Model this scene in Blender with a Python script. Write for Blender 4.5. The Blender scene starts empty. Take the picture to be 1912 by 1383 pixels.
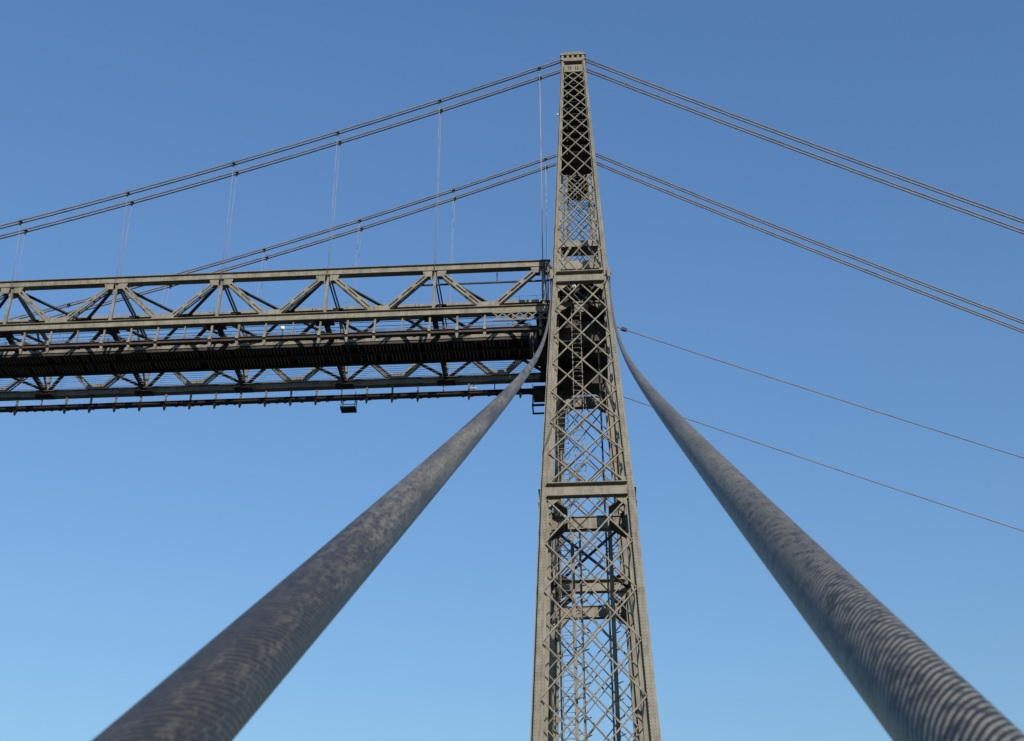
import bpy, math, random
from mathutils import Vector, Matrix
random.seed(7)
S = bpy.context.scene
COL = S.collection
V = Vector
Z0 = 1.6                      # camera height above the ground

# ------------------------------------------------------------------ helpers
class MB:
    """collects boxes, bars, plates and tubes into one mesh"""
    def __init__(s): s.v=[]; s.f=[]; s.smooth=[]; s.att=[]
    def quadbox(s, a, b):                       # two matching 4-point rings
        i=len(s.v); s.v+=[tuple(p) for p in a]+[tuple(p) for p in b]
        s.f+=[(i+3,i+2,i+1,i),(i+4,i+5,i+6,i+7)]+[(i+k,i+(k+1)%4,i+4+(k+1)%4,i+4+k) for k in range(4)]
    def box(s, x0,x1,y0,y1,z0,z1):
        s.quadbox([(x0,y0,z0),(x1,y0,z0),(x1,y1,z0),(x0,y1,z0)],[(x0,y0,z1),(x1,y0,z1),(x1,y1,z1),(x0,y1,z1)])
    def bar(s, a, b, w, d, n):
        """bar from a to b, d thick along normal n, w wide across"""
        a,b,n=V(a),V(b),V(n); t=(b-a).normalized(); n=(n-t*n.dot(t)).normalized(); q=t.cross(n)
        o=[q*w/2+n*d/2, -q*w/2+n*d/2, -q*w/2-n*d/2, q*w/2-n*d/2]
        s.quadbox([a+k for k in o],[b+k for k in o])
    def angle(s, a, b, w, t, n, flip=1):
        """angle iron: a flat leg of width w facing n and a lip going back from it"""
        a,b,n=V(a),V(b),V(n); d=(b-a).normalized(); n=(n-d*n.dot(d)).normalized(); q=d.cross(n)*(flip if flip else 1)
        if not flip and q.z>0: q=-q
        s.bar(a,b,w,t,n)
        lp=w*.76 if flip else w*1.15
        o=q*(w/2-t/2)-n*(lp/2+t/2)
        s.bar(a+o,b+o,t,lp,n)
    def plate(s, pts, n, th):
        """convex polygon pts thickened by th along n"""
        n=V(n).normalized()*th; i=len(s.v); k=len(pts)
        s.v+=[tuple(V(p)+n) for p in pts]+[tuple(V(p)) for p in pts]
        s.f.append(tuple(range(i,i+k))); s.f.append(tuple(range(i+2*k-1,i+k-1,-1)))
        s.f+=[(i+(j+1)%k,i+j,i+k+j,i+k+(j+1)%k) for j in range(k)]
    def tube(s, pts, r, seg=8, caps=True):
        pts=[V(p) for p in pts]; i=len(s.v); L=0; ref=None
        for k,p in enumerate(pts):
            t=(pts[min(k+1,len(pts)-1)]-pts[max(k-1,0)]).normalized()
            if ref is None: ref=t.cross(V((0,0,1))) if abs(t.z)<.95 else t.cross(V((1,0,0)))
            ref=(ref-t*ref.dot(t)).normalized(); q=t.cross(ref)
            if k: L+=(p-pts[k-1]).length
            rr=r(k) if callable(r) else r
            for j in range(seg):
                a=2*math.pi*j/seg; s.v.append(tuple(p+ref*math.cos(a)*rr+q*math.sin(a)*rr)); s.att.append((len(s.v)-1,L,j/seg))
        f0=len(s.f)
        for k in range(len(pts)-1):
            for j in range(seg):
                j2=(j+1)%seg; s.f.append((i+k*seg+j,i+k*seg+j2,i+(k+1)*seg+j2,i+(k+1)*seg+j))
        s.smooth+=list(range(f0,len(s.f)))
        if caps:
            s.f.append(tuple(i+j for j in reversed(range(seg)))); b=i+(len(pts)-1)*seg; s.f.append(tuple(b+j for j in range(seg)))
    def build(s, name, mat, parent=None, along=False):
        me=bpy.data.meshes.new(name); me.from_pydata(s.v,[],s.f)
        if s.smooth:
            fl=[False]*len(me.polygons)
            for k in s.smooth: fl[k]=True
            me.polygons.foreach_set('use_smooth',fl)
        if along:
            at=me.attributes.new('along','FLOAT','POINT'); ar=me.attributes.new('round','FLOAT_VECTOR','POINT')
            for k,L,a in s.att:
                at.data[k].value=L; ar.data[k].vector=(math.cos(2*math.pi*a),math.sin(2*math.pi*a),L)
        me.materials.append(mat); o=bpy.data.objects.new(name,me); COL.objects.link(o)
        if parent: o.parent=parent
        return o
def tag(o,label=None,cat=None,group=None,kind=None):
    if label:o['label']=label
    if cat:o['category']=cat
    if group:o['group']=group
    if kind:o['kind']=kind
    return o
def thing(name,label,cat,loc=(0,0,0),group=None):
    o=bpy.data.objects.new(name,None); o.empty_display_size=.3; COL.objects.link(o); o.location=(0,0,0)
    return tag(o,label,cat,group)
def lerp(a,b,t): return a+(b-a)*t
def interp(x,xs,ys):
    if x<=xs[0]: return ys[0]
    for i in range(len(xs)-1):
        if x<=xs[i+1]: return lerp(ys[i],ys[i+1],(x-xs[i])/(xs[i+1]-xs[i]))
    return ys[-1]

# ------------------------------------------------------------------ materials
def mat(name):
    m=bpy.data.materials.new(name); m.use_nodes=True; nt=m.node_tree
    b=nt.nodes['Principled BSDF']; return m,nt,b
def nd(nt,t,**k):
    n=nt.nodes.new(t)
    for a,v in k.items(): setattr(n,a,v)
    return n
def ramp(nt,stops,interp_='LINEAR'):
    r=nd(nt,'ShaderNodeValToRGB'); r.color_ramp.interpolation=interp_
    e=r.color_ramp.elements
    while len(e)<len(stops): e.new(.5)
    for q,(p,c) in zip(e,stops): q.position=p; q.color=(*c,1)
    return r
def paint(name, base, dirt, rough=.62, rust=.0, scale=1.0):
    m,nt,b=mat(name); L=nt.links.new
    tc=nd(nt,'ShaderNodeTexCoord')
    n1=nd(nt,'ShaderNodeTexNoise'); n1.inputs['Scale'].default_value=1.3*scale; n1.inputs['Detail'].default_value=8; n1.inputs['Roughness'].default_value=.65
    mp=nd(nt,'ShaderNodeMapping'); mp.inputs['Scale'].default_value=(3.5,3.5,.5)   # rain streaks run down
    n2=nd(nt,'ShaderNodeTexNoise'); n2.inputs['Scale'].default_value=2.2*scale; n2.inputs['Detail'].default_value=6
    L(tc.outputs['Object'],n1.inputs['Vector']); L(tc.outputs['Object'],mp.inputs['Vector']); L(mp.outputs['Vector'],n2.inputs['Vector'])
    r1=ramp(nt,[(.36,dirt),(.58,base)]); L(n1.outputs['Fac'],r1.inputs['Fac'])
    r2=ramp(nt,[(.34,(.66,.63,.59)),(.50,(1,1,1))]); L(n2.outputs['Fac'],r2.inputs['Fac'])
    mx=nd(nt,'ShaderNodeMix',data_type='RGBA',blend_type='MULTIPLY'); mx.inputs['Factor'].default_value=.75
    L(r1.outputs['Color'],mx.inputs['A']); L(r2.outputs['Color'],mx.inputs['B'])
    n3=nd(nt,'ShaderNodeTexNoise'); n3.inputs['Scale'].default_value=2.7*scale; n3.inputs['Detail'].default_value=9; n3.inputs['Roughness'].default_value=.7
    L(tc.outputs['Object'],n3.inputs['Vector'])
    r3=ramp(nt,[(.65-rust,(0,0,0)),(.76-rust,(.8,.8,.8))]); L(n3.outputs['Fac'],r3.inputs['Fac'])
    m2=nd(nt,'ShaderNodeMix',data_type='RGBA'); L(r3.outputs['Color'],m2.inputs['Factor']); L(mx.outputs['Result'],m2.inputs['A'])
    m2.inputs['B'].default_value=(.13,.062,.036,1)
    L(m2.outputs['Result'],b.inputs['Base Color']); b.inputs['Roughness'].default_value=rough
    bp=nd(nt,'ShaderNodeBump'); bp.inputs['Strength'].default_value=.15; bp.inputs['Distance'].default_value=.02
    L(n1.outputs['Fac'],bp.inputs['Height']); L(bp.outputs['Normal'],b.inputs['Normal'])
    b.inputs['Specular IOR Level'].default_value=.3
    return m
STEEL=paint('painted_steel',(.230,.212,.170),(.158,.145,.114))
RIVET=paint('riveted_steel',(.212,.194,.154),(.148,.135,.106))
DARK_SHADED=paint('dark_shaded_steel',(.050,.046,.040),(.028,.027,.024),rust=.03)  # dark steel for fittings; also paints shade into undersides, bracing and recesses
RAILM=paint('rusty_rail',(.062,.044,.034),(.034,.026,.022),rust=.10)
CABLE=paint('bare_strand',(.20,.185,.165),(.13,.12,.11),rough=.55)
HANG=paint('hanger_steel',(.30,.27,.25),(.23,.21,.19),rough=.6)
WOOD=paint('boarding',(.085,.078,.066),(.05,.045,.038))
m,nt,b=mat('white_enamel'); WHITE=m
nn=nd(nt,'ShaderNodeTexNoise'); nn.inputs['Scale'].default_value=9; rr=ramp(nt,[(.3,(.72,.72,.70)),(.6,(.84,.84,.82))])
nt.links.new(nn.outputs['Fac'],rr.inputs['Fac']); nt.links.new(rr.outputs['Color'],b.inputs['Base Color']); b.inputs['Roughness'].default_value=.35

LAY=-26                        # outer wires wind round the cable at an angle
def guy_material(Lw,cut,ribs,seed,dark):
    m,nt,b=mat('wire_wrapped_cable'); L=nt.links.new
    al=nd(nt,'ShaderNodeAttribute',attribute_name='along'); ro=nd(nt,'ShaderNodeAttribute',attribute_name='round')
    # wrapping wire, slightly uneven
    sc=nd(nt,'ShaderNodeMapping'); sc.inputs['Scale'].default_value=(1,1,9); sc.inputs['Location'].default_value=(seed,seed*1.7,0); L(ro.outputs['Vector'],sc.inputs['Vector'])
    nz=nd(nt,'ShaderNodeTexNoise'); nz.inputs['Scale'].default_value=1.2; nz.inputs['Detail'].default_value=3; L(sc.outputs['Vector'],nz.inputs['Vector'])
    k=nd(nt,'ShaderNodeMath',operation='MULTIPLY'); L(al.outputs['Fac'],k.inputs[0]); k.inputs[1].default_value=2*math.pi/.0125
    ad=nd(nt,'ShaderNodeMath',operation='MULTIPLY_ADD'); L(nz.outputs['Fac'],ad.inputs[0]); ad.inputs[1].default_value=6.0; L(k.outputs[0],ad.inputs[2])
    sx=nd(nt,'ShaderNodeSeparateXYZ'); L(ro.outputs['Vector'],sx.inputs['Vector'])
    an=nd(nt,'ShaderNodeMath',operation='ARCTAN2'); L(sx.outputs['Y'],an.inputs[0]); L(sx.outputs['X'],an.inputs[1])
    ly=nd(nt,'ShaderNodeMath',operation='MULTIPLY_ADD'); L(an.outputs[0],ly.inputs[0]); ly.inputs[1].default_value=LAY; L(ad.outputs[0],ly.inputs[2])
    si=nd(nt,'ShaderNodeMath',operation='SINE'); L(ly.outputs[0],si.inputs[0])
    ridge=nd(nt,'ShaderNodeMapRange'); L(si.outputs[0],ridge.inputs['Value']); ridge.inputs['From Min'].default_value=-1; ridge.inputs['From Max'].default_value=1
    s6=nd(nt,'ShaderNodeMapping'); s6.inputs['Scale'].default_value=(1.3,1.3,34); s6.inputs['Location'].default_value=(seed*5,seed,0); L(ro.outputs['Vector'],s6.inputs['Vector'])
    n5g=nd(nt,'ShaderNodeTexNoise'); n5g.inputs['Scale'].default_value=1.5; n5g.inputs['Detail'].default_value=5; n5g.inputs['Roughness'].default_value=.65; L(s6.outputs['Vector'],n5g.inputs['Vector'])
    # worn patches: stretched round the cable
    s2=nd(nt,'ShaderNodeMapping'); s2.inputs['Scale'].default_value=(1.0,1.0,5.5); s2.inputs['Location'].default_value=(seed*2.3,seed,seed); L(ro.outputs['Vector'],s2.inputs['Vector'])
    n2=nd(nt,'ShaderNodeTexNoise'); n2.inputs['Scale'].default_value=2.3; n2.inputs['Detail'].default_value=10; n2.inputs['Roughness'].default_value=.66; L(s2.outputs['Vector'],n2.inputs['Vector'])
    # along the first metres the paint is mostly gone and the wire shows
    s3=nd(nt,'ShaderNodeMapping'); s3.inputs['Scale'].default_value=(.8,.8,1.1); L(ro.outputs['Vector'],s3.inputs['Vector'])
    n3=nd(nt,'ShaderNodeTexNoise'); n3.inputs['Scale'].default_value=1.0; n3.inputs['Detail'].default_value=5; L(s3.outputs['Vector'],n3.inputs['Vector'])
    pt=ramp(nt,[(cut,(0,0,0)),(cut+.20,(1,1,1))])
    gm=ramp(nt,[(.36,(.28,.28,.28)),(.56,(1,1,1))]); L(n5g.outputs['Fac'],gm.inputs['Fac'])
    rg=nd(nt,'ShaderNodeMath',operation='MULTIPLY'); L(ridge.outputs['Result'],rg.inputs[0]); L(gm.outputs['Color'],rg.inputs[1])
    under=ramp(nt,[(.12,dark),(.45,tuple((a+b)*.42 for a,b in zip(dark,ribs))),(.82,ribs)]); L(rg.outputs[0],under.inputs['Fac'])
    over=ramp(nt,[(.3,(.122,.112,.086)),(.7,(.215,.196,.150))]); L(n3.outputs['Fac'],over.inputs['Fac'])
    # paint rubbed off where the cable comes down within reach
    wr=nd(nt,'ShaderNodeMapRange'); L(al.outputs['Fac'],wr.inputs['Value']); wr.inputs['From Min'].default_value=Lw-.6; wr.inputs['From Max'].default_value=Lw+1.2; wr.inputs['To Min'].default_value=0; wr.inputs['To Max'].default_value=.16
    sb=nd(nt,'ShaderNodeMath',operation='SUBTRACT'); s5=nd(nt,'ShaderNodeMapping'); s5.inputs['Scale'].default_value=(1,1,9); s5.inputs['Location'].default_value=(seed,seed*3,seed); L(ro.outputs['Vector'],s5.inputs['Vector'])
    n5=nd(nt,'ShaderNodeTexNoise'); n5.inputs['Scale'].default_value=6.5; n5.inputs['Detail'].default_value=8; n5.inputs['Roughness'].default_value=.6; n5.inputs['Distortion'].default_value=.6; L(s5.outputs['Vector'],n5.inputs['Vector'])
    av=nd(nt,'ShaderNodeMix'); av.inputs['Factor'].default_value=.55; L(n2.outputs['Fac'],av.inputs['A']); L(n5.outputs['Fac'],av.inputs['B']); L(av.outputs['Result'],sb.inputs[0]); L(wr.outputs['Result'],sb.inputs[1]); L(sb.outputs[0],pt.inputs['Fac'])
    mask=nd(nt,'ShaderNodeMath',operation='MULTIPLY'); L(pt.outputs['Color'],mask.inputs[0])
    n3m=ramp(nt,[(.36,(.45,.45,.45)),(.58,(1,1,1))]); L(n3.outputs['Fac'],n3m.inputs['Fac']); L(n3m.outputs['Color'],mask.inputs[1])
    mx=nd(nt,'ShaderNodeMix',data_type='RGBA'); L(mask.outputs[0],mx.inputs['Factor']); L(under.outputs['Color'],mx.inputs['A']); L(over.outputs['Color'],mx.inputs['B'])
    # a few rust freckles
    n4=nd(nt,'ShaderNodeTexNoise'); n4.inputs['Scale'].default_value=5; n4.inputs['Detail'].default_value=6; L(s2.outputs['Vector'],n4.inputs['Vector'])
    r4=ramp(nt,[(.70,(0,0,0)),(.80,(.6,.6,.6))]); L(n4.outputs['Fac'],r4.inputs['Fac'])
    m5=nd(nt,'ShaderNodeMix',data_type='RGBA'); L(r4.outputs['Color'],m5.inputs['Factor']); L(mx.outputs['Result'],m5.inputs['A']); m5.inputs['B'].default_value=(.12,.085,.06,1)
    L(m5.outputs['Result'],b.inputs['Base Color']); b.inputs['Roughness'].default_value=.5; b.inputs['Specular IOR Level'].default_value=.4
    hs=nd(nt,'ShaderNodeMath',operation='MULTIPLY_ADD'); L(pt.outputs['Color'],hs.inputs[0]); hs.inputs[1].default_value=.5; L(ridge.outputs['Result'],hs.inputs[2])
    bp=nd(nt,'ShaderNodeBump'); bp.inputs['Strength'].default_value=.5; bp.inputs['Distance'].default_value=.0012
    L(hs.outputs[0],bp.inputs['Height']); L(bp.outputs['Normal'],b.inputs['Normal'])
    return m
m,nt,b=mat('grass_ground'); GROUND=m
tc=nd(nt,'ShaderNodeTexCoord'); nn=nd(nt,'ShaderNodeTexNoise'); nn.inputs['Scale'].default_value=.35; nn.inputs['Detail'].default_value=9
nt.links.new(tc.outputs['Object'],nn.inputs['Vector'])
rr=ramp(nt,[(.35,(.018,.024,.014)),(.55,(.032,.036,.022)),(.7,(.06,.054,.042))]); nt.links.new(nn.outputs['Fac'],rr.inputs['Fac']); nt.links.new(rr.outputs['Color'],b.inputs['Base Color']); b.inputs['Roughness'].default_value=.95

# ------------------------------------------------------------------ setting
g=MB(); g.v=[(-4000,-4000,0),(4000,-4000,0),(4000,4000,0),(-4000,4000,0)]; g.f=[(0,1,2,3)]
tag(g.build('ground',GROUND),kind='structure')

# ------------------------------------------------------------------ bridge geometry (metres)
D=7.92; ZT=71.2+Z0; ZB=50.02+Z0; HT=3.54; PAN=7.02; XN=2.40
E_TOP=.778                                     # cables run this far outside the trusses
def hw(z): return interp(z-Z0,[-1.6,20.5,34.65,50,71.2],[4.25,3.14,2.58,1.74,.80])   # half width of a tower
def yf(z): t=(ZT-z)/(36.58); return -1.778-2.590*t                                   # near tower, face towards the camera
def yb(z):
    t=(ZT-z)/36.58; c=-E_TOP-1.591*t; return 2*c-yf(z)
def lw(z): return interp(z-Z0,[-1.6,20,37,50,71],[.80,.65,.49,.39,.225])                  # width of a leg
LEV=[19.3+Z0,34.65+Z0,49.94+Z0]                # girder levels

def make_tower(name,label,mirror):
    root=thing(name,label,'bridge tower',group='lattice towers of the bridge')
    def M(p):                                  # the far tower is the mirror image
        return V((p[0],D-p[1],p[2])) if mirror else V(p)
    def B(): return MB()
    # corners in the model: side sx, face f (0 = outer face, 1 = inner face)
    def corner(sx,f,z,inset=0.0):
        y=yf(z)+inset if f==0 else yb(z)-inset
        return V((sx*(hw(z)-inset),y,z))
    zs=[0]+LEV+[70.3+Z0]
    fn=[V((0,-1,0)),V((0,1,0))]
    for f in (0,1):
        sy=-1 if f==0 else 1
        for sx in (-1,1):
            b=B()
            for a,c in zip(zs,zs[1:]):
                if c<=a: continue
                def ring(z,w0,w1,d0,d1):       # w across from the outer edge, d inwards from the face
                    o=corner(sx,f,z); w=lw(z)
                    return [M((o.x-sx*w*p,o.y-sy*w*q,z)) for p,q in((w0,d0),(w1,d0),(w1,d1),(w0,d1))]
                b.quadbox(ring(a,0.0,1.0,.34,.55),ring(c,.0,1.0,.34,.55))     # face flange
                b.quadbox(ring(a,.30,.42,.55,.95),ring(c,.30,.42,.55,.95))      # web
                b.quadbox(ring(a,.62,.74,.55,.95),ring(c,.62,.74,.55,.95))
                b.quadbox(ring(a,.03,.97,.955,1.03),ring(c,.03,.97,.955,1.03))  # inner flange
            leg=b.build('leg',STEEL,root)
            c_=B()
            for a,c in zip(zs,zs[1:]):
                def ring2(z):
                    o=corner(sx,f,z); w=lw(z)
                    return [M((o.x-sx*w*p,o.y-sy*w*q,z)) for p,q in((.23,-.04),(.75,-.04),(.75,.34),(.23,.34))]
                c_.quadbox(ring2(a),ring2(c))
            if f==0 or not mirror:             # rivets down both edges of the plate
                z=12.0
                while z<71:
                    o=corner(sx,f,z); w=lw(z); r_=.022+.012*w
                    for pp in(.29,.69):
                        cx,cy=o.x-sx*w*pp,o.y+sy*w*.04
                        q=[M((cx+dx,cy,z+dz)) for dx,dz in((-r_,0),(0,-r_),(r_,0),(0,r_))]; tp=[M((cx+dx*.5,cy+sy*.03,z+dz*.5)) for dx,dz in((-r_,0),(0,-r_),(r_,0),(0,r_))]
                        c_.quadbox(q,tp)
                    z+=.19
            c_.build('cover_plate',RIVET,leg)
    # girders round the tower at each level
    for zl in LEV:
        for f in (0,1):
            sy=-1 if f==0 else 1
            b=B(); y=(yf(zl)+.06 if f==0 else yb(zl)-.06); n=M((0,sy,0))-M((0,0,0))
            hh=.38; X=hw(zl)-lw(zl)*.75
            b.plate([M((-X,y,zl-hh)),M((X,y,zl-hh)),M((X,y,zl+hh)),M((-X,y,zl+hh))],n,.04)
            for s in(-1,1):
                b.bar(M((-X,y+sy*.10,zl+s*hh)),M((X,y+sy*.10,zl+s*hh)),.40,.05,(0,0,1))
            for s in(-1,1):                    # haunches above and below
                xi=hw(zl)-lw(zl)*.9
                b.plate([M((s*xi,y,zl-hh-.03)),M((s*(xi-.75),y,zl-hh-.03)),M((s*xi,y,zl-hh-.62))],n,.03)
                b.plate([M((s*xi,y,zl+hh+.03)),M((s*(xi-.42),y,zl+hh+.03)),M((s*xi,y,zl+hh+.42))],n,.03)
                if f==1:
                    for u in(-1,1):
                        kb=B(); kb.bar(M((s*(xi+.05),y-.55,zl+u*(hh+.75))),M((s*(xi-.95),y-.55,zl+u*(hh+.06))),.95,.04,(0,0,1)); kb.build('knee_plate',DARK_SHADED,root)  # inclined plates, shape and dark colour stand in for shaded girder ends
            b.build('girder',STEEL,root)
        for sx in(-1,1):
            b=B(); x=sx*(hw(zl)-.08); y0=yf(zl)+lw(zl)*1.06; y1=yb(zl)-lw(zl)*1.06; hh=.38
            b.plate([M((x,y0,zl-hh)),M((x,y1,zl-hh)),M((x,y1,zl+hh)),M((x,y0,zl+hh))],(sx,0,0),.04)
            for s in(-1,1): b.bar(M((x,y0,zl+s*(hh+.03))),M((x,y1,zl+s*(hh+.03))),.36,.04,(0,0,1))
            for ya,d in((y0,1),(y1,-1)):
                b.plate([M((x,ya,zl-hh-.06)),M((x,ya+d*.75,zl-hh-.06)),M((x,ya,zl-hh-.95))],(sx,0,0),.03)
                b.plate([M((x,ya,zl+hh+.06)),M((x,ya+d*.75,zl+hh+.06)),M((x,ya,zl+hh+.95))],(sx,0,0),.03)
            # soffit plates: inside corners of the ring
            b.build('girder',STEEL,root)
    # lattice panels
    def levels(z0,z1,n,geo=1.0):
        w=[geo**i for i in range(n)]; s=sum(w); z=[z0]
        for k in w: z.append(z[-1]+(z1-z0)*k/s)
        return z
    panels=[(levels(.6,LEV[0]-.42,5,.95)),(levels(LEV[0]+.42,LEV[1]-.42,5,.97)),(levels(LEV[1]+.42,LEV[2]-.42,7,.985)),(levels(LEV[2]+.42,69.0+Z0,14,.933))]
    def lattice(P0,P1,zz,n,w,off):
        """P0(z), P1(z): the two edges of the face; double-intersection lattice between them"""
        b=B(); N=len(zz)-1
        for d in(0,1):
            A_,C_=(P0,P1) if d==0 else (P1,P0)
            o=n*(.012 if d==0 else -.012)
            for i in range(-1,N):
                za=zz[i] if i>=0 else None; zb_=zz[i+2] if i+2<=N else None
                if za is None: a=(A_(zz[0])+C_(zz[0]))/2; c=C_(zz[1])
                elif zb_ is None: a=A_(zz[N-1]); c=(A_(zz[N])+C_(zz[N]))/2
                else: a=A_(za); c=C_(zb_)
                if (c-a).length<.1: continue
                b.angle(M(a+o),M(c+o),w,.022,M(n)-M((0,0,0)),flip=0)
        return b
    for zz in panels:
        wz=.072 if zz[0]<LEV[2] else .057
        for f in(0,1):
            sy=-1 if f==0 else 1
            def edge(sx): return lambda z: V((sx*(hw(z)-lw(z)*.72),(yf(z)+lw(z)*.10 if f==0 else yb(z)-lw(z)*.10),z))
            if f==1 and abs(zz[-1]-(LEV[2]-.42))<.01: zz2=zz[:5]
            else: zz2=zz
            lattice(edge(-1),edge(1),zz2,V((0,sy,0)),wz,0).build('lattice',STEEL,root)
        for sx in(-1,1):
            def e2(f): return lambda z: V((sx*(hw(z)-lw(z)*.12),(yf(z)+lw(z)*.75 if f==0 else yb(z)-lw(z)*.75),z))
            lattice(e2(0),e2(1),zz,V((sx,0,0)),wz*.9,0).build('lattice',STEEL,root)
    # plate diaphragms stacked in the head of the tower
    z=69.2+Z0; zend=(60.9 if not mirror else 67.0)+Z0
    while z>zend:
        b=B(); x=hw(z)-.05; b.box(-x,x,*sorted((M((0,yf(z)+.16,0)).y,M((0,yb(z)-.16,0)).y)),z-.03,z)
        # stiffeners hanging below
        for xx in(-.5*x,.5*x): b.box(xx-.03,xx+.03,*sorted((M((0,yf(z)+.2,0)).y,M((0,yb(z)-.2,0)).y)),z-.16,z-.03)
        b.build('diaphragm',DARK_SHADED,root); z-=.62
    # head plate and cable saddle housing
    b=B(); zt=70.1+Z0; zl_=69.05+Z0; x=.66
    y0=yf(zl_)+.02; y1=yb(zl_)-.02; ya,yb_=sorted((M((0,y0,0)).y,M((0,y1,0)).y))
    b.box(-x,x,ya,yb_,zl_,69.72+Z0)
    head=b.build('head_plate',STEEL,root)
    for k in(-2.2,-1.2,1.2,2.2):
        for r in(0,1):
            bo=B(); p=M((k*.14,y0,69.28+Z0+r*.18)); q=M((k*.14,y0-.05,69.28+Z0+r*.18))
            bo.tube([p,q],.035,6); bo.build('bolt',DARK_SHADED,head)
    b=B(); b.box(-.62,.62,ya+.35,yb_-.2,69.721+Z0,70.12+Z0); b.build('bearing',DARK_SHADED,root)  # dark colour paints the shade below the saddle overhang
    # saddle: inverted trapezoid under an arched cover with slots
    b=B(); za=70.121+Z0; zc=70.62+Z0; n=M((0,-1,0))-M((0,0,0))
    ys=yf(za)-.06; dep=(yb(za)-yf(za))+.12
    b.plate([M((-.60,ys+dep,za)),M((.60,ys+dep,za)),M((.88,ys+dep,zc-.28)),M((.88,ys+dep,zc-.20)),M((-.88,ys+dep,zc-.20)),M((-.88,ys+dep,zc-.28))],n,dep)
    for k in range(5):
        xc=-.72+.36*k; b.box(xc-.085,xc+.085,*sorted((M((0,ys+.02,0)).y,M((0,ys+dep-.02,0)).y)),zc-.199,zc+.08)
    arc=[(.9*math.cos(a),zc+.081+.27*math.sin(a)**.8) for a in [math.pi*i/14 for i in range(15)]]
    pts=[M((-.9,ys+dep+.03,zc+.0805)),M((.9,ys+dep+.03,zc+.0805))]+[M((x_,ys+dep+.03,z_+.02)) for x_,z_ in arc]
    b.plate(pts,n,dep+.06)
    sd_=b.build('saddle',STEEL,root)
    b=B(); b.box(-.70,.70,*sorted((M((0,ys+.45,0)).y,M((0,ys+dep-.3,0)).y)),zc-.198,zc+.079); b.build('slot_shade',DARK_SHADED,sd_)  # dark block added behind the slots as their shaded depth
    b=B(); b.tube([M((0,ys+dep/2,zc+.4)),M((0,ys+dep/2,zc+1.15))],.018,6); b.build('lightning_rod',RAILM,root)
    return root,M
near,MN=make_tower('bridge_tower','taller looking front lattice tower, nearest the camera, with a ladder inside its bare legs',False)
far,MF=make_tower('bridge_tower','rear lattice tower standing half hidden straight behind the front tower',True)
near['label']='front lattice tower nearest the camera, arched saddle cap on its narrow top'

# ladders, posts and pipes inside the near tower
def ladder(x,y0,z0,y1,z1,w,cage=True):
    b=MB()
    for s in(-1,1): b.bar((x+s*w/2,y0,z0),(x+s*w/2,y1,z1),.045,.07,(0,-1,0))
    o=b.build('ladder',STEEL,near); n=int((z1-z0)/.34)
    for i in range(n):
        t=(i+.5)/n; y=lerp(y0,y1,t); z=lerp(z0,z1,t); r=MB(); r.tube([(x-w/2+.023,y,z),(x+w/2-.023,y,z)],.016,5,False); r.build('rung',STEEL,o)
    if cage:
        n=int((z1-z0)/1.1)
        for i in range(n):
            t=(i+.3)/n; y=lerp(y0,y1,t); z=lerp(z0,z1,t)
            c=MB(); c.tube([(x+(w/2+.08)*math.cos(a),y-.55*math.sin(a),z) for a in [math.pi*k/8 for k in range(9)]],.018,5,False); c.build('cage_hoop',STEEL,o)
ladder(-1.32,.1,14+Z0,-.7,42+Z0,.62)
ladder(-.34,-1.9,36+Z0,-1.5,49.2+Z0,.55)
for x,y,w in((-.98,1.6,.20),(-.55,2.1,.14),(1.22,2.0,.24)): 
    b=MB(); b.bar((x,y,10),(x,y,35.4+Z0),w,w*.6,(0,-1,0))
    for i in range(26):
        z=11+i*.98; b.bar((x+w*.4,y+.05,z),(x+w*.5+.28,y+.5,z+.3),.05,.05,(0,-1,0))
    b.build('guide_post',STEEL,near)
for x,y,r in((.98,.7,.055),(-1.75,.3,.05)):
    b=MB(); b.tube([(x,y,9),(x,y,49+Z0)],r,8); b.build('pipe',DARK_SHADED,near)
# portal frame above the boom inside the towers
for z,hh,y in((54.95+Z0,.22,-.35),(53.2+Z0,.30,-.35)):
    X=hw(z)-.25; b=MB(); b.box(-X,X,y-.05,y+.05,z-hh,z+hh); b.box(-X,X,y-.06,y+.95,z-hh-.06,z-hh)
    b.build('portal_beam',STEEL,near)
for s_ in(-1,1):
    b=MB(); b.bar((s_*1.15,-.35,53.55+Z0),(s_*.55,-.35,54.7+Z0),.14,.08,(0,-1,0)); b.build('portal_strut',STEEL,near)
    b=MB(); b.bar((s_*1.45,.1,51.6+Z0),(s_*.35,.1,52.8+Z0),1.0,.05,(0,0,1)); b.build('portal_knee',DARK_SHADED,near)
b=MB(); b.box(-1.4,1.4,.65,2.4,52.55+Z0,52.6+Z0); b.build('portal_shade',DARK_SHADED,near)  # dark sheet added as the shade under the portal
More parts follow.
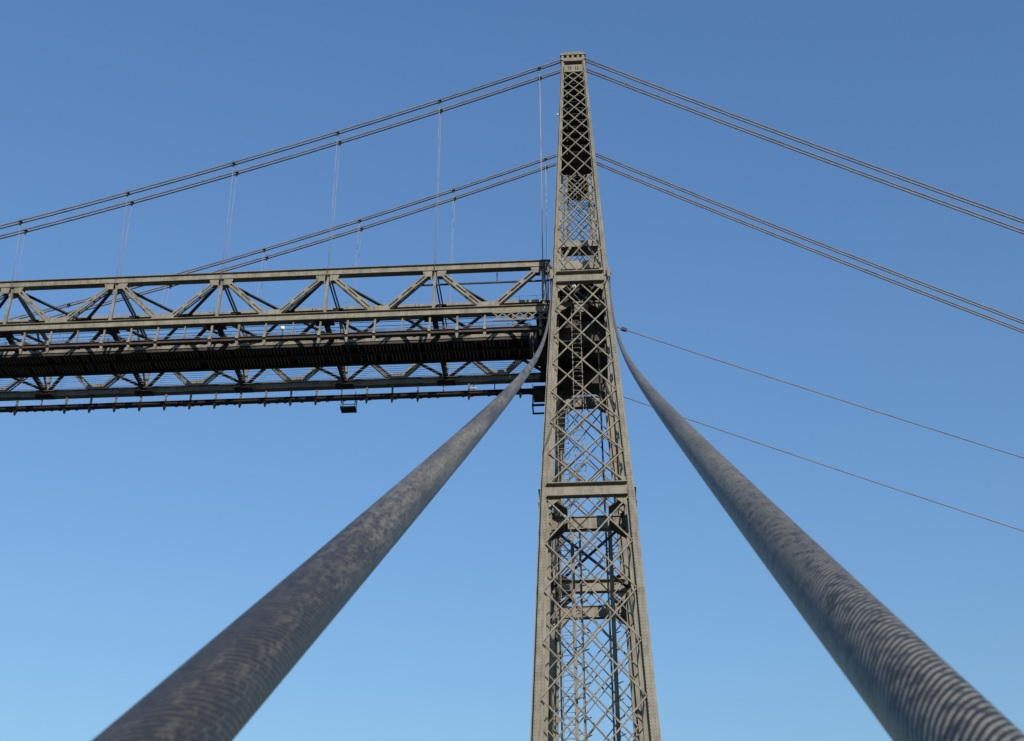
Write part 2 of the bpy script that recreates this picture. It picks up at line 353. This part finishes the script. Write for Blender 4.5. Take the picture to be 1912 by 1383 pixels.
# cross bracing between the two towers
for zl,word in zip(LEV,('lowest','middle','upper')):
    if zl<LEV[1]: continue
    root=thing('cross_bracing',{'middle':'dark diagonal bracing between the two towers, seen below the lower wide girder','upper':'dark diagonal bracing between the two towers, up where the boom ends inside them'}[word],'bracing',group='braces tying the towers together')
    for s_ in(-1,1):
        a=V((s_*(hw(zl)-.35),yb(zl)+.02,zl+.1*s_)); c=V((-s_*(hw(zl)-.35),D-yb(zl)-.02,zl+.1*s_))
        b=MB(); b.bar(a,c,.15,.10,(0,0,1)); b.build('plan_brace',DARK_SHADED,root)
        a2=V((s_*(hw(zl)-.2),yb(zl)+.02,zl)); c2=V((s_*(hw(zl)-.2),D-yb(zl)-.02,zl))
        b=MB(); b.bar(a2,c2,.16,.30,(0,0,1)); b.build('side_tie',DARK_SHADED,root)
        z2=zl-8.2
        b=MB(); b.bar((s_*(hw(zl)-.15),yb(zl)+.02,zl-.5),(s_*(hw(z2)-.15),D-yb(z2)-.02,z2),.13,.13,(1,0,0)); b.build('side_brace',DARK_SHADED,root)
        b=MB(); b.bar((s_*(hw(z2)-.32),yb(z2)+.02,z2),(s_*(hw(zl)-.32),D-yb(zl)-.02,zl-.5),.13,.13,(1,0,0)); b.build('side_brace',DARK_SHADED,root)

# ------------------------------------------------------------------ boom
boom=thing('bridge_boom','long horizontal lattice boom running left from the towers with walkway, rails and grey trusses','bridge boom')
NP=9; XE=-(XN+NP*PAN); X1=1.55
def node(k): return -(XN+k*PAN)
CH=.41; CW=.31
for y in(0,D):
    for z,h2 in((ZB+HT,CH),(ZB,CH)):
        b=MB(); xr=-1.9 if (y==0 and z>ZB+1) else X1
        b.box(XE-2,xr,y-CW/2,y+CW/2,z-h2/2,z+h2/2)
        b.box(XE-2,xr,y-CW/2-.14,y+CW/2+.14,z+h2/2,z+h2/2+.035)
        b.box(XE-2,xr,y-CW/2-.08,y+CW/2+.08,z-h2/2-.035,z-h2/2)
        b.build('top_chord' if z>ZB+1 else 'bottom_chord',STEEL,boom)
    fo=-1 if y==0 else 1
    for k in range(NP):
        for side in(0,1):
            xt=node(k)-(.42 if side==0 else PAN-.42); xb=node(k)-PAN/2+(.42 if side==0 else -.42)
            zt_,zb_=ZB+HT-CH/2-.22,ZB+CH/2+.18
            b=MB()
            for yy in(-1,1):
                n=V((0,yy,0)); a=V((xt,y+yy*.15,zt_)); c=V((xb,y+yy*.15,zb_)); t=(c-a).normalized(); q=t.cross(n)
                for s in(-1,1): b.angle(a+q*s*.11,c+q*s*.11,.11,.02,n,flip=s)
                Lg=(c-a).length
                for u in(.04,.34,.66,.96):
                    m_=a+t*Lg*u+n*.014; b.bar(m_-t*.17,m_+t*.17,.27,.012,n)
            b.build('diagonal',STEEL,boom)
    for k in range(NP+1):                      # gusset plates and posts
        x=node(k)
        for yy in(-1,1):
            for s_ in(-1,1):
                b=MB(); z1=ZB+HT-CH/2-.036; yv=y+yy*(CW/2+.006)
                b.plate([(x+s_*.16,yv,z1),(x+s_*.76,yv,z1),(x+s_*.76,yv,z1-.16),(x+s_*.50,yv,z1-.46),(x+s_*.16,yv,z1-.46)],(0,yy,0),.02); b.build('node_plate',STEEL,boom)
            if k<NP:
                b=MB(); xm=x-PAN/2; z1=ZB+CH/2+.036; yv=y+yy*(CW/2+.006)
                b.plate([(xm-.78,yv,z1),(xm+.78,yv,z1),(xm+.55,yv,z1+.42),(xm-.55,yv,z1+.42)],(0,yy,0),.02); b.build('gusset',STEEL,boom)
        b=MB(); b.bar((x,y,ZB+HT-CH/2-.05),(x,y,ZB+CH/2+.04),.18,.16,(0,1,0)); b.build('post',STEEL,boom)
# top plane: cross struts, diagonals to the centre beam
zt_=ZB+HT
b=MB(); b.box(XE-2,-2.2,D/2-.10,D/2+.10,zt_-.12,zt_+.12); b.box(XE-2,-2.2,D/2-.18,D/2+.18,zt_-.155,zt_-.12)
b.build('centre_beam',STEEL,boom)
for k in range(NP+1):
    x=node(k)
    for ya,yb2,yv,d in((.19,D/2-.2,.19,1),(D/2+.2,D-.19,D-.19,-1)):
        b=MB()
        for s_ in(-1,1): b.bar((x+s_*.09,ya,zt_-.10),(x+s_*.09,yb2,zt_-.10),.07,.16,(0,0,1))
        b.box(x-.12,x+.12,*sorted((yv,yv+d*.3)),zt_-.2,zt_-.17)
        b.plate([(x-.02,yv,zt_-.18),(x-.02,yv+d*.8,zt_-.18),(x-.02,yv,zt_-.95)],(1,0,0),.03); b.build('cross_strut',DARK_SHADED,boom)
    b=MB(); b.box(x-.35,x+.35,D/2-.35,D/2+.35,zt_-.19,zt_-.156); b.build('beam_plate',DARK_SHADED,boom)
    if k<NP:
        xm=x-PAN/2
        b=MB(); b.box(xm-.55,xm+.55,D/2-.42,D/2+.42,zt_-.235,zt_-.20); b.build('beam_plate',DARK_SHADED,boom)
        for xx in(x,x-PAN):
            for yv in(.2,D-.2): b=MB(); b.bar((lerp(xx,xm,.06),yv,zt_-.26),(lerp(xx,xm,.93),lerp(yv,D/2,.93),zt_-.26),.20,.10,(0,0,1)); b.build('top_brace',DARK_SHADED,boom)
# bottom plane bracing and cross girders
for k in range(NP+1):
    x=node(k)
    b=MB(); b.bar((x,.19,ZB+.06),(x,D-.19,ZB+.06),.34,.16,(0,0,1)); b.build('cross_girder',DARK_SHADED,boom)
    for yv,d in((.19,1),(D-.19,-1)): b=MB(); b.box(x-.62,x+.62,*sorted((yv-d*.4,yv+d*.35)),ZB-CH/2-.062,ZB-CH/2-.036); b.build('base_plate',DARK_SHADED,boom)
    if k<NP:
        b=MB(); b.bar((x-.3,.25,ZB+.22),(x-PAN+.3,D-.25,ZB+.22),.24,.07,(0,0,1)); b.build('bottom_brace',DARK_SHADED,boom)
        b=MB(); b.bar((x-PAN+.3,.25,ZB+.31),(x-.3,D-.25,ZB+.31),.24,.07,(0,0,1)); b.build('bottom_brace',DARK_SHADED,boom)
    for y0_,y1_ in((.2,D/2-.3),(D-.2,D/2+.3)): b=MB(); b.bar((x,y0_,ZB+.4),(x,y1_,ZB+HT-.25),.12,.12,(1,0,0)); b.build('sway_brace',DARK_SHADED,boom)
# walkway in the middle of the bottom plane
W0,W1=2.72,5.16; zw=ZB-.02
b=MB()
b.box(XE-2,-3.45,W0-.03,W0+.03,zw-.07,zw+.17); b.build('fascia',STEEL,boom)
wk=MB(); wk.box(XE-2,-3.45,W0+.031,W1+.08,zw+.06,zw+.10)
ow=wk.build('walkway',DARK_SHADED,boom)
for yv in(W0+.12,(W0+W1)/2,W1):
    wk=MB(); wk.box(XE-2,-3.45,yv-.08,yv+.08,zw-.26,zw+.06); wk.build('stringer',DARK_SHADED,ow)
x=-3.5; ns=0; rest=MB()
while x>-52:
    if random.random()>.10:
        for ya,yc_ in((W0+.24,(W0+W1)/2-.12),(((W0+W1)/2+.12),W1-.12)):
            if random.random()>.06:
                sl=MB() if ns<100 else rest
                sl.box(x-.035,x+.035,ya,yc_,zw-.13,zw+.059)
                if ns<100: sl.build('slat',STEEL,ow)
                ns+=1
    x-=.235
rest.build('slat',STEEL,ow)['kind']='stuff'
b=MB(); b.box(-3.449,-3.30,W0-.03,W1+.08,zw-.42,zw+.75); b.build('end_plate',STEEL,boom)
# walkway handrails above
b=MB()
for yv in(W0+.3,W1-.3):
    for dz in(.55,.85,1.15): b.box(XE-2,-3.4,yv-.018,yv+.018,zw+dz-.018,zw+dz+.018)
    x=-3.6
    while x>XE: b.box(x-.02,x+.02,yv-.02,yv+.02,zw+.11,zw+1.15); x-=PAN/4
b.build('handrail',STEEL,boom)
# running rails hung below the bottom chords
QP=PAN/4
for y in(0,D):
    zr=ZB-(1.46 if y==0 else 1.06); xr=-1.2
    b=MB(); b.box(XE-2,xr,y-.16,y+.16,zr-.16,zr-.115); b.box(XE-2,xr,y-.03,y+.03,zr-.114,zr+.11); b.box(XE-2,xr,y-.13,y+.13,zr+.111,zr+.15)
    x=-2.4
    while x>XE:
        b.box(x-.10,x+.10,y-.19,y+.19,zr-.19,zr-.161) if random.random()<.6 else None
        x-=QP/3
    rl=b.build('running_rail',RAILM,boom)
    k=0; x=-XN-.2
    while x>XE:
        short=(k%4==1) if y==0 else (k%2==0 and random.random()<.6)
        h_=MB(); h_.bar((x,y,ZB-CH/2-.04),(x,y,zr+.15),.12 if not short else .07,.12,(0,-1,0))
        if not short:
            if y==0: h_.quadbox([(x-.10,y-.26,zr-.05),(x+.10,y-.26,zr-.05),(x+.10,y-.06,zr-.05),(x-.10,y-.06,zr-.05)],[(x-.06,y-.20,zr+.30),(x+.06,y-.20,zr+.30),(x+.06,y-.06,zr+.30),(x-.06,y-.06,zr+.30)])
            h_.quadbox([(x-.04,y-.06,zr-.52),(x+.04,y-.06,zr-.52),(x+.04,y+.06,zr-.52),(x-.04,y+.06,zr-.52)],[(x-.11,y-.12,zr-.16),(x+.11,y-.12,zr-.16),(x+.11,y+.12,zr-.16),(x-.11,y+.12,zr-.16)])
        h_.build('rail_hanger',STEEL,rl); x-=QP; k+=1
for i in range(9):
    yv=5.5+i*.245; b=MB(); b.tube([(XE,yv,ZB-.1),(-3.2,yv,ZB-.1)],.014,5,False); b.build('wire',HANG,boom)
for i in range(4):
    yv=.55+i*.45; b=MB(); b.tube([(XE,yv,ZB-.1),(-3.2,yv,ZB-.1)],.02,5,False); b.build('wire',HANG,boom)
# fence along the top of the far side and the cable tray near the tower
b=MB()
for dz in(.35,.75): b.tube([(XE,D/2+.3,zt_+dz),(-2.3,D/2+.3,zt_+dz)],.012,5,False)
x=-3
while x>XE: b.tube([(x,D/2+.3,zt_+.1),(x,D/2+.3,zt_+.78)],.012,5,False); x-=1.17
b.build('top_fence',HANG,boom)
b=MB(); b.box(-10.3,-2.0,.32,.42,zt_-1.02,zt_-.93)
for x in(-8.6,-5.4): b.box(x-.03,x+.03,.34,.40,zt_-.929,zt_-.2)
b.build('cable_tray',DARK_SHADED,boom)
# small lattice parapet under the chord beside the tower
b=MB(); za,zb2=ZB-.98,ZB-.42
for z in(za,zb2): b.box(-5.6,-1.7,-.42,-.36,z-.04,z+.04)
for i in range(7):
    x0_=-5.5+i*.54; b.bar((x0_,-.39,za+.04),(x0_+.54,-.39,zb2-.04),.06,.03,(0,-1,0)); b.bar((x0_,-.355,zb2-.04),(x0_+.54,-.355,za+.04),.06,.03,(0,-1,0))
b.build('parapet',STEEL,boom)
# dark end platform and machinery where the boom enters the towers
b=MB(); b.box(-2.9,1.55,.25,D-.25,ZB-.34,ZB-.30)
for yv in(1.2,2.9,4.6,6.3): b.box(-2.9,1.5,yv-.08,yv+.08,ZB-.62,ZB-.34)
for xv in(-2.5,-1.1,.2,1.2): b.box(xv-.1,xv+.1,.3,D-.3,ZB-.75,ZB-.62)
b.build('end_platform',DARK_SHADED,boom)
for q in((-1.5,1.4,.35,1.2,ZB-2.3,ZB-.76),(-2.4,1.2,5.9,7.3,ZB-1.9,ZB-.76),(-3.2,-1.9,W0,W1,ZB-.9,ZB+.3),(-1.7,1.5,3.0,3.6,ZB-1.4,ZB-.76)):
    b=MB(); b.box(*q); b.build('machine_casing',DARK_SHADED,boom)
for yv in(.3,2.2,D-2.2,D-.3):
    b=MB()
    for xv in(-1.75,1.35): b.bar((xv,yv,ZB-.3),(xv,yv,ZB+HT-.32),.18,.18,(0,-1,0))
    b.bar((-1.75,yv,ZB),(1.35,yv,ZB+HT-.3),.12,.12,(0,-1,0)); b.bar((1.35,yv+.12,ZB),(-1.75,yv+.12,ZB+HT-.3),.12,.12,(0,-1,0))
    b.build('end_frame',DARK_SHADED,boom)
b=MB(); b.box(-2.0,1.5,-.1,D+.1,ZB+HT-.33,ZB+HT-.28); b.build('end_roof',DARK_SHADED,boom)
for dx in(0,.16,.3):
    b=MB(); b.tube([(-2.25+dx,-.2,ZB-.4),(-2.2+dx,-.18,ZB+2),(-2.3+dx,-.25,ZB+HT+.1)],.03,6,False); b.build('conduit',DARK_SHADED,boom)

# ------------------------------------------------------------------ main cables and hangers
def zl(x): a=-x; return ZT-.4102*a+.001576*a*a
def zr_(x): return ZT+.15-.62*x+.0008*x*x
yn={0:-E_TOP,1:D+E_TOP}
tw={0:'near',1:'far'}
for t in(0,1):
    sgn=-1 if t==0 else 1
    for pr in(0,1):                            # outer pair / inner pair
        yc=yn[t]+(-.47 if pr==0 else .47)
        for st in(0,1):
            yy=yc+(-.125 if st==0 else .125)
            which=f"{'front' if pr==0 else 'rear'} pair on the {'near' if t==0 else 'far'} tower"
            sname='upper' if st==0 else 'lower'
            b=MB(); b.tube([(x,yy,zl(x)) for x in [-.55-i*1.6 for i in range(38)]],.05,8)
            tag(b.build('suspension_cable',CABLE),f"{sname} cable of the {which}, descending left over the boom",'cable','suspension cables over the boom')
            b=MB(); b.tube([(x,yy,max(zr_(x),0)) for x in [.55+i*3.6 for i in range(41)]],.05,8)
            tag(b.build('backstay_cable',CABLE),f"{sname} cable of the {which}, descending to the right",'cable','backstay cables')
ordn=['first','second','third','fourth','fifth','sixth','seventh']
for t in(0,1):
    for pr in(0,1):
        for k in range(7):
            x=node(k); yc=yn[t]+(-.47 if pr==0 else .47); zc=zl(x); y_t=0 if t==0 else D
            root=thing('hanger_rod',f"{'near' if t==0 else 'far'} side's {'front' if pr==0 else 'rear'} cable pair's thin hanger, {ordn[k]} counting from the tower",'hanger',group='hangers holding up the boom')
            yl=y_t+(-.24 if pr==0 else .24)
            b=MB(); b.tube([(x,yc,zc-.12),(x,lerp(yc,yl,.03),lerp(zc,ZB+HT,.03))],.03,6)
            b.tube([(x,lerp(yc,yl,.03),lerp(zc,ZB+HT,.03)),(x,yl,ZB+HT-.62)],.017 if k else .022,6)
            b.build('rod',HANG,root)
            c=MB(); s=(zl(x-.5)-zl(x+.5)); tdir=V((-1,0,s)).normalized()
            c.bar(V((x,yc,zc))-tdir*.10,V((x,yc,zc))+tdir*.10,.30,.13,(0,0,1))
            c.bar((x,yc,zc-.26),(x,yc,zc+.17),.09,.12,(0,1,0))
            c.build('clamp',DARK_SHADED,root)

# ------------------------------------------------------------------ guys and ties
def guy(A,Bp,sag,r,name,label,cut,ribs,seed,dark):
    A=V(A);Bp=V(Bp); pts=[]
    def P(t):
        p=A.lerp(Bp,t); p.z-=4*sag*t*(1-t); return p
    n=260; pts=[P(1-(1-i/n)**1.7) for i in range(n)]
    d=(P(1)-P(.97)); step=.05
    pts.append(P(1))
    # straight on down to the ground behind the photographer
    d=(P(1)-P(.999)).normalized()
    while pts[-1].z>-.2: pts.append(pts[-1]+d*.05)
    # finer rings over the last metres
    Lc=0                                       # cable length down to eye level
    for a_,c_ in zip(pts,pts[1:]):
        if c_.z<Z0+1.0: break
        Lc+=(c_-a_).length
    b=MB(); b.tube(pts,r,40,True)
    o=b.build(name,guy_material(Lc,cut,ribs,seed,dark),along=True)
    return tag(o,label,'guy cable','thick guy cables')
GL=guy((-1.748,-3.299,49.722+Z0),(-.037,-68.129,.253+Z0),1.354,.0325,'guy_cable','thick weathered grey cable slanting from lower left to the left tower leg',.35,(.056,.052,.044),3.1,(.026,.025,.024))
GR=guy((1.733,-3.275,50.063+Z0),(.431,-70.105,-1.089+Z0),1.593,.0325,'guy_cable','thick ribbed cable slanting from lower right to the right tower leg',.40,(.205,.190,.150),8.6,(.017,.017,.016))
for s,nm in((-1,'left'),(1,'right')):
    b=MB(); x=s*1.75
    b.box(x-.09,x+.09,-3.50,-3.10,49.8+Z0,50.5+Z0)
    b.tube([(x-.16,-3.42,50.1+Z0),(x+.16,-3.42,50.1+Z0)],.09,12)
    b.build('socket',STEEL,near)
for y,w in((0,'upper thin dark wire running right from the tower, clamp near its end'),(D,'lower thin dark wire running right, passing behind the thick right cable')):
    root=thing('tie_wire',w,'wire',group='tie wires from the boom end')
    f=lambda x: 49.45+Z0-.462*x+.00055*x*x
    b=MB(); b.tube([(x,y,f(x)) for x in [1.2+i*3 for i in range(42)]],.03,6); b.build('strand',CABLE,root)
    c=MB(); p=V((2.61 if y==0 else 2.2,y,f(2.61 if y==0 else 2.2))); d=V((1,0,-.46)).normalized(); c.bar(p-d*.17,p+d*.17,.17,.2,(0,0,1)); c.build('clamp',DARK_SHADED,root)

# ------------------------------------------------------------------ small things on the bridge
def lamp(x,y,z,label,pole,wide=.22,hh=.16):
    root=thing('floodlight',label,'lamp',group='white lamps on the bridge')
    b=MB(); b.tube([(x,y,z-pole),(x,y,z)],.03,6); b.build('bracket',DARK_SHADED,root)
    b=MB(); b.tube([(x-wide,y,z+.02),(x-wide*.6,y,z+.02),(x+wide*.6,y,z+.02),(x+wide,y,z+.02)],lambda k:[hh*.5,hh,hh,hh*.5][k],10); b.build('housing',WHITE,root)
lamp(-19.0,-.2,49.15+Z0,'small white lamp standing on the near rusty running rail',.5,.13,.15)
lamp(-7.56,D,49.30+Z0,'flat white lamp hanging between the far bottom chord and its rail',-.4,.24,.07)
lamp(-1.17,-2.3,64.6+Z0,'tiny white lamp at the left edge of the front tower near its top',.06,.05,.07)
lamp(-.42,-1.0,50.95+Z0,'white lamp inside the front tower just below its upper pale girder',.4,.12,.15)
def cradle(x0,x1,y0,y1,zt0,zb0,label,name,solid):
    root=thing(name,label,'cradle')
    b=MB()
    for x in(x0,x1):
        for y in(y0,y1): b.bar((x,y,zb0),(x,y,zt0),.04,.04,(0,1,0))
    for z in(zb0+.55,):
        for y in(y0,y1): b.box(x0,x1,y-.02,y+.02,z-.02,z+.02)
        for x in(x0,x1): b.box(x-.02,x+.02,y0+.021,y1-.021,z-.02,z+.02)
    b.build('frame',DARK_SHADED,root)
    b=MB()
    if solid:
        for y in(y0,y1): b.box(x0-.04,x1+.04,y-.05,y+.05,zb0-.1,zb0)
        for x in(x0,x1): b.box(x-.05,x+.05,y0-.04,y1+.04,zb0-.09,zb0-.01)
    else: b.box(x0-.05,x1+.05,y0-.05,y1+.05,zb0-.12,zb0)
    b.build('floor',DARK_SHADED,root)
    if solid:
        b=MB(); b.box(x0+.05,x1-.05,y0+.05,y1-.05,zb0+.8,zt0-.1); b.build('casing',DARK_SHADED,root)
cradle(-16.55,-15.6,D-.3,D+.3,ZB-.8,ZB-1.98,'small open dark cradle hanging from the far rail on thin rods','hanging_cradle',False)
cradle(-3.5,-2.0,D-.6,D+.5,ZB-.9,ZB-2.5,'dark machine box with open frame below, hung beside the tower','machine_box',True)

# ------------------------------------------------------------------ camera
cd=bpy.data.cameras.new('camera'); cam=bpy.data.objects.new('camera',cd); COL.objects.link(cam)
yaw,pit,rol=-.06715954,.581995705,.00160692
fw=V((math.sin(yaw)*math.cos(pit),math.cos(yaw)*math.cos(pit),math.sin(pit))); rt=V((math.cos(yaw),-math.sin(yaw),0)); up=rt.cross(fw)
r2=rt*math.cos(rol)+up*math.sin(rol); u2=up*math.cos(rol)-rt*math.sin(rol)
mw=Matrix.Identity(4)
for i in range(3): mw[i][0]=r2[i]; mw[i][1]=u2[i]; mw[i][2]=-fw[i]
mw[0][3],mw[1][3],mw[2][3]=.2449,-68.9403,Z0
cam.matrix_world=mw
cd.sensor_width=36; cd.sensor_fit='HORIZONTAL'; cd.lens=36*2506.25/1912; cd.clip_start=.02; cd.clip_end=20000
cd.dof.use_dof=True; cd.dof.focus_distance=75; cd.dof.aperture_fstop=20
S.camera=cam

# ------------------------------------------------------------------ light
EL,AZ=math.radians(22.5),math.radians(22.7)        # sun behind the camera and to its right
sd=V((math.sin(AZ)*math.cos(EL),-math.cos(AZ)*math.cos(EL),math.sin(EL)))
sl_=bpy.data.lights.new('sun','SUN'); sl_.energy=4.6; sl_.angle=math.radians(.53); sl_.color=(1,.92,.81)
so=bpy.data.objects.new('sun',sl_); COL.objects.link(so); so.rotation_euler=sd.to_track_quat('Z','Y').to_euler(); so.location=(40,-90,60)
w=bpy.data.worlds.new('World'); S.world=w; w.use_nodes=True; nt=w.node_tree
bg=nt.nodes['Background']; sk=nd(nt,'ShaderNodeTexSky',sky_type='NISHITA'); sk.sun_disc=False; sk.sun_elevation=EL
sk.sun_rotation=math.atan2(sd.x,sd.y); sk.altitude=0; sk.air_density=2.5; sk.dust_density=0; sk.ozone_density=5
tint=nd(nt,'ShaderNodeMix',data_type='RGBA',blend_type='MULTIPLY'); tint.inputs['Factor'].default_value=1; tint.inputs['B'].default_value=(.585,.752,1.11,1)   # clear, cold winter air
nt.links.new(sk.outputs['Color'],tint.inputs['A']); nt.links.new(tint.outputs['Result'],bg.inputs['Color']); bg.inputs['Strength'].default_value=.15
S.view_settings.view_transform='Standard'; S.view_settings.look='None'; S.view_settings.exposure=0; S.view_settings.gamma=1
S.cycles.max_bounces=6; S.cycles.use_denoising=True
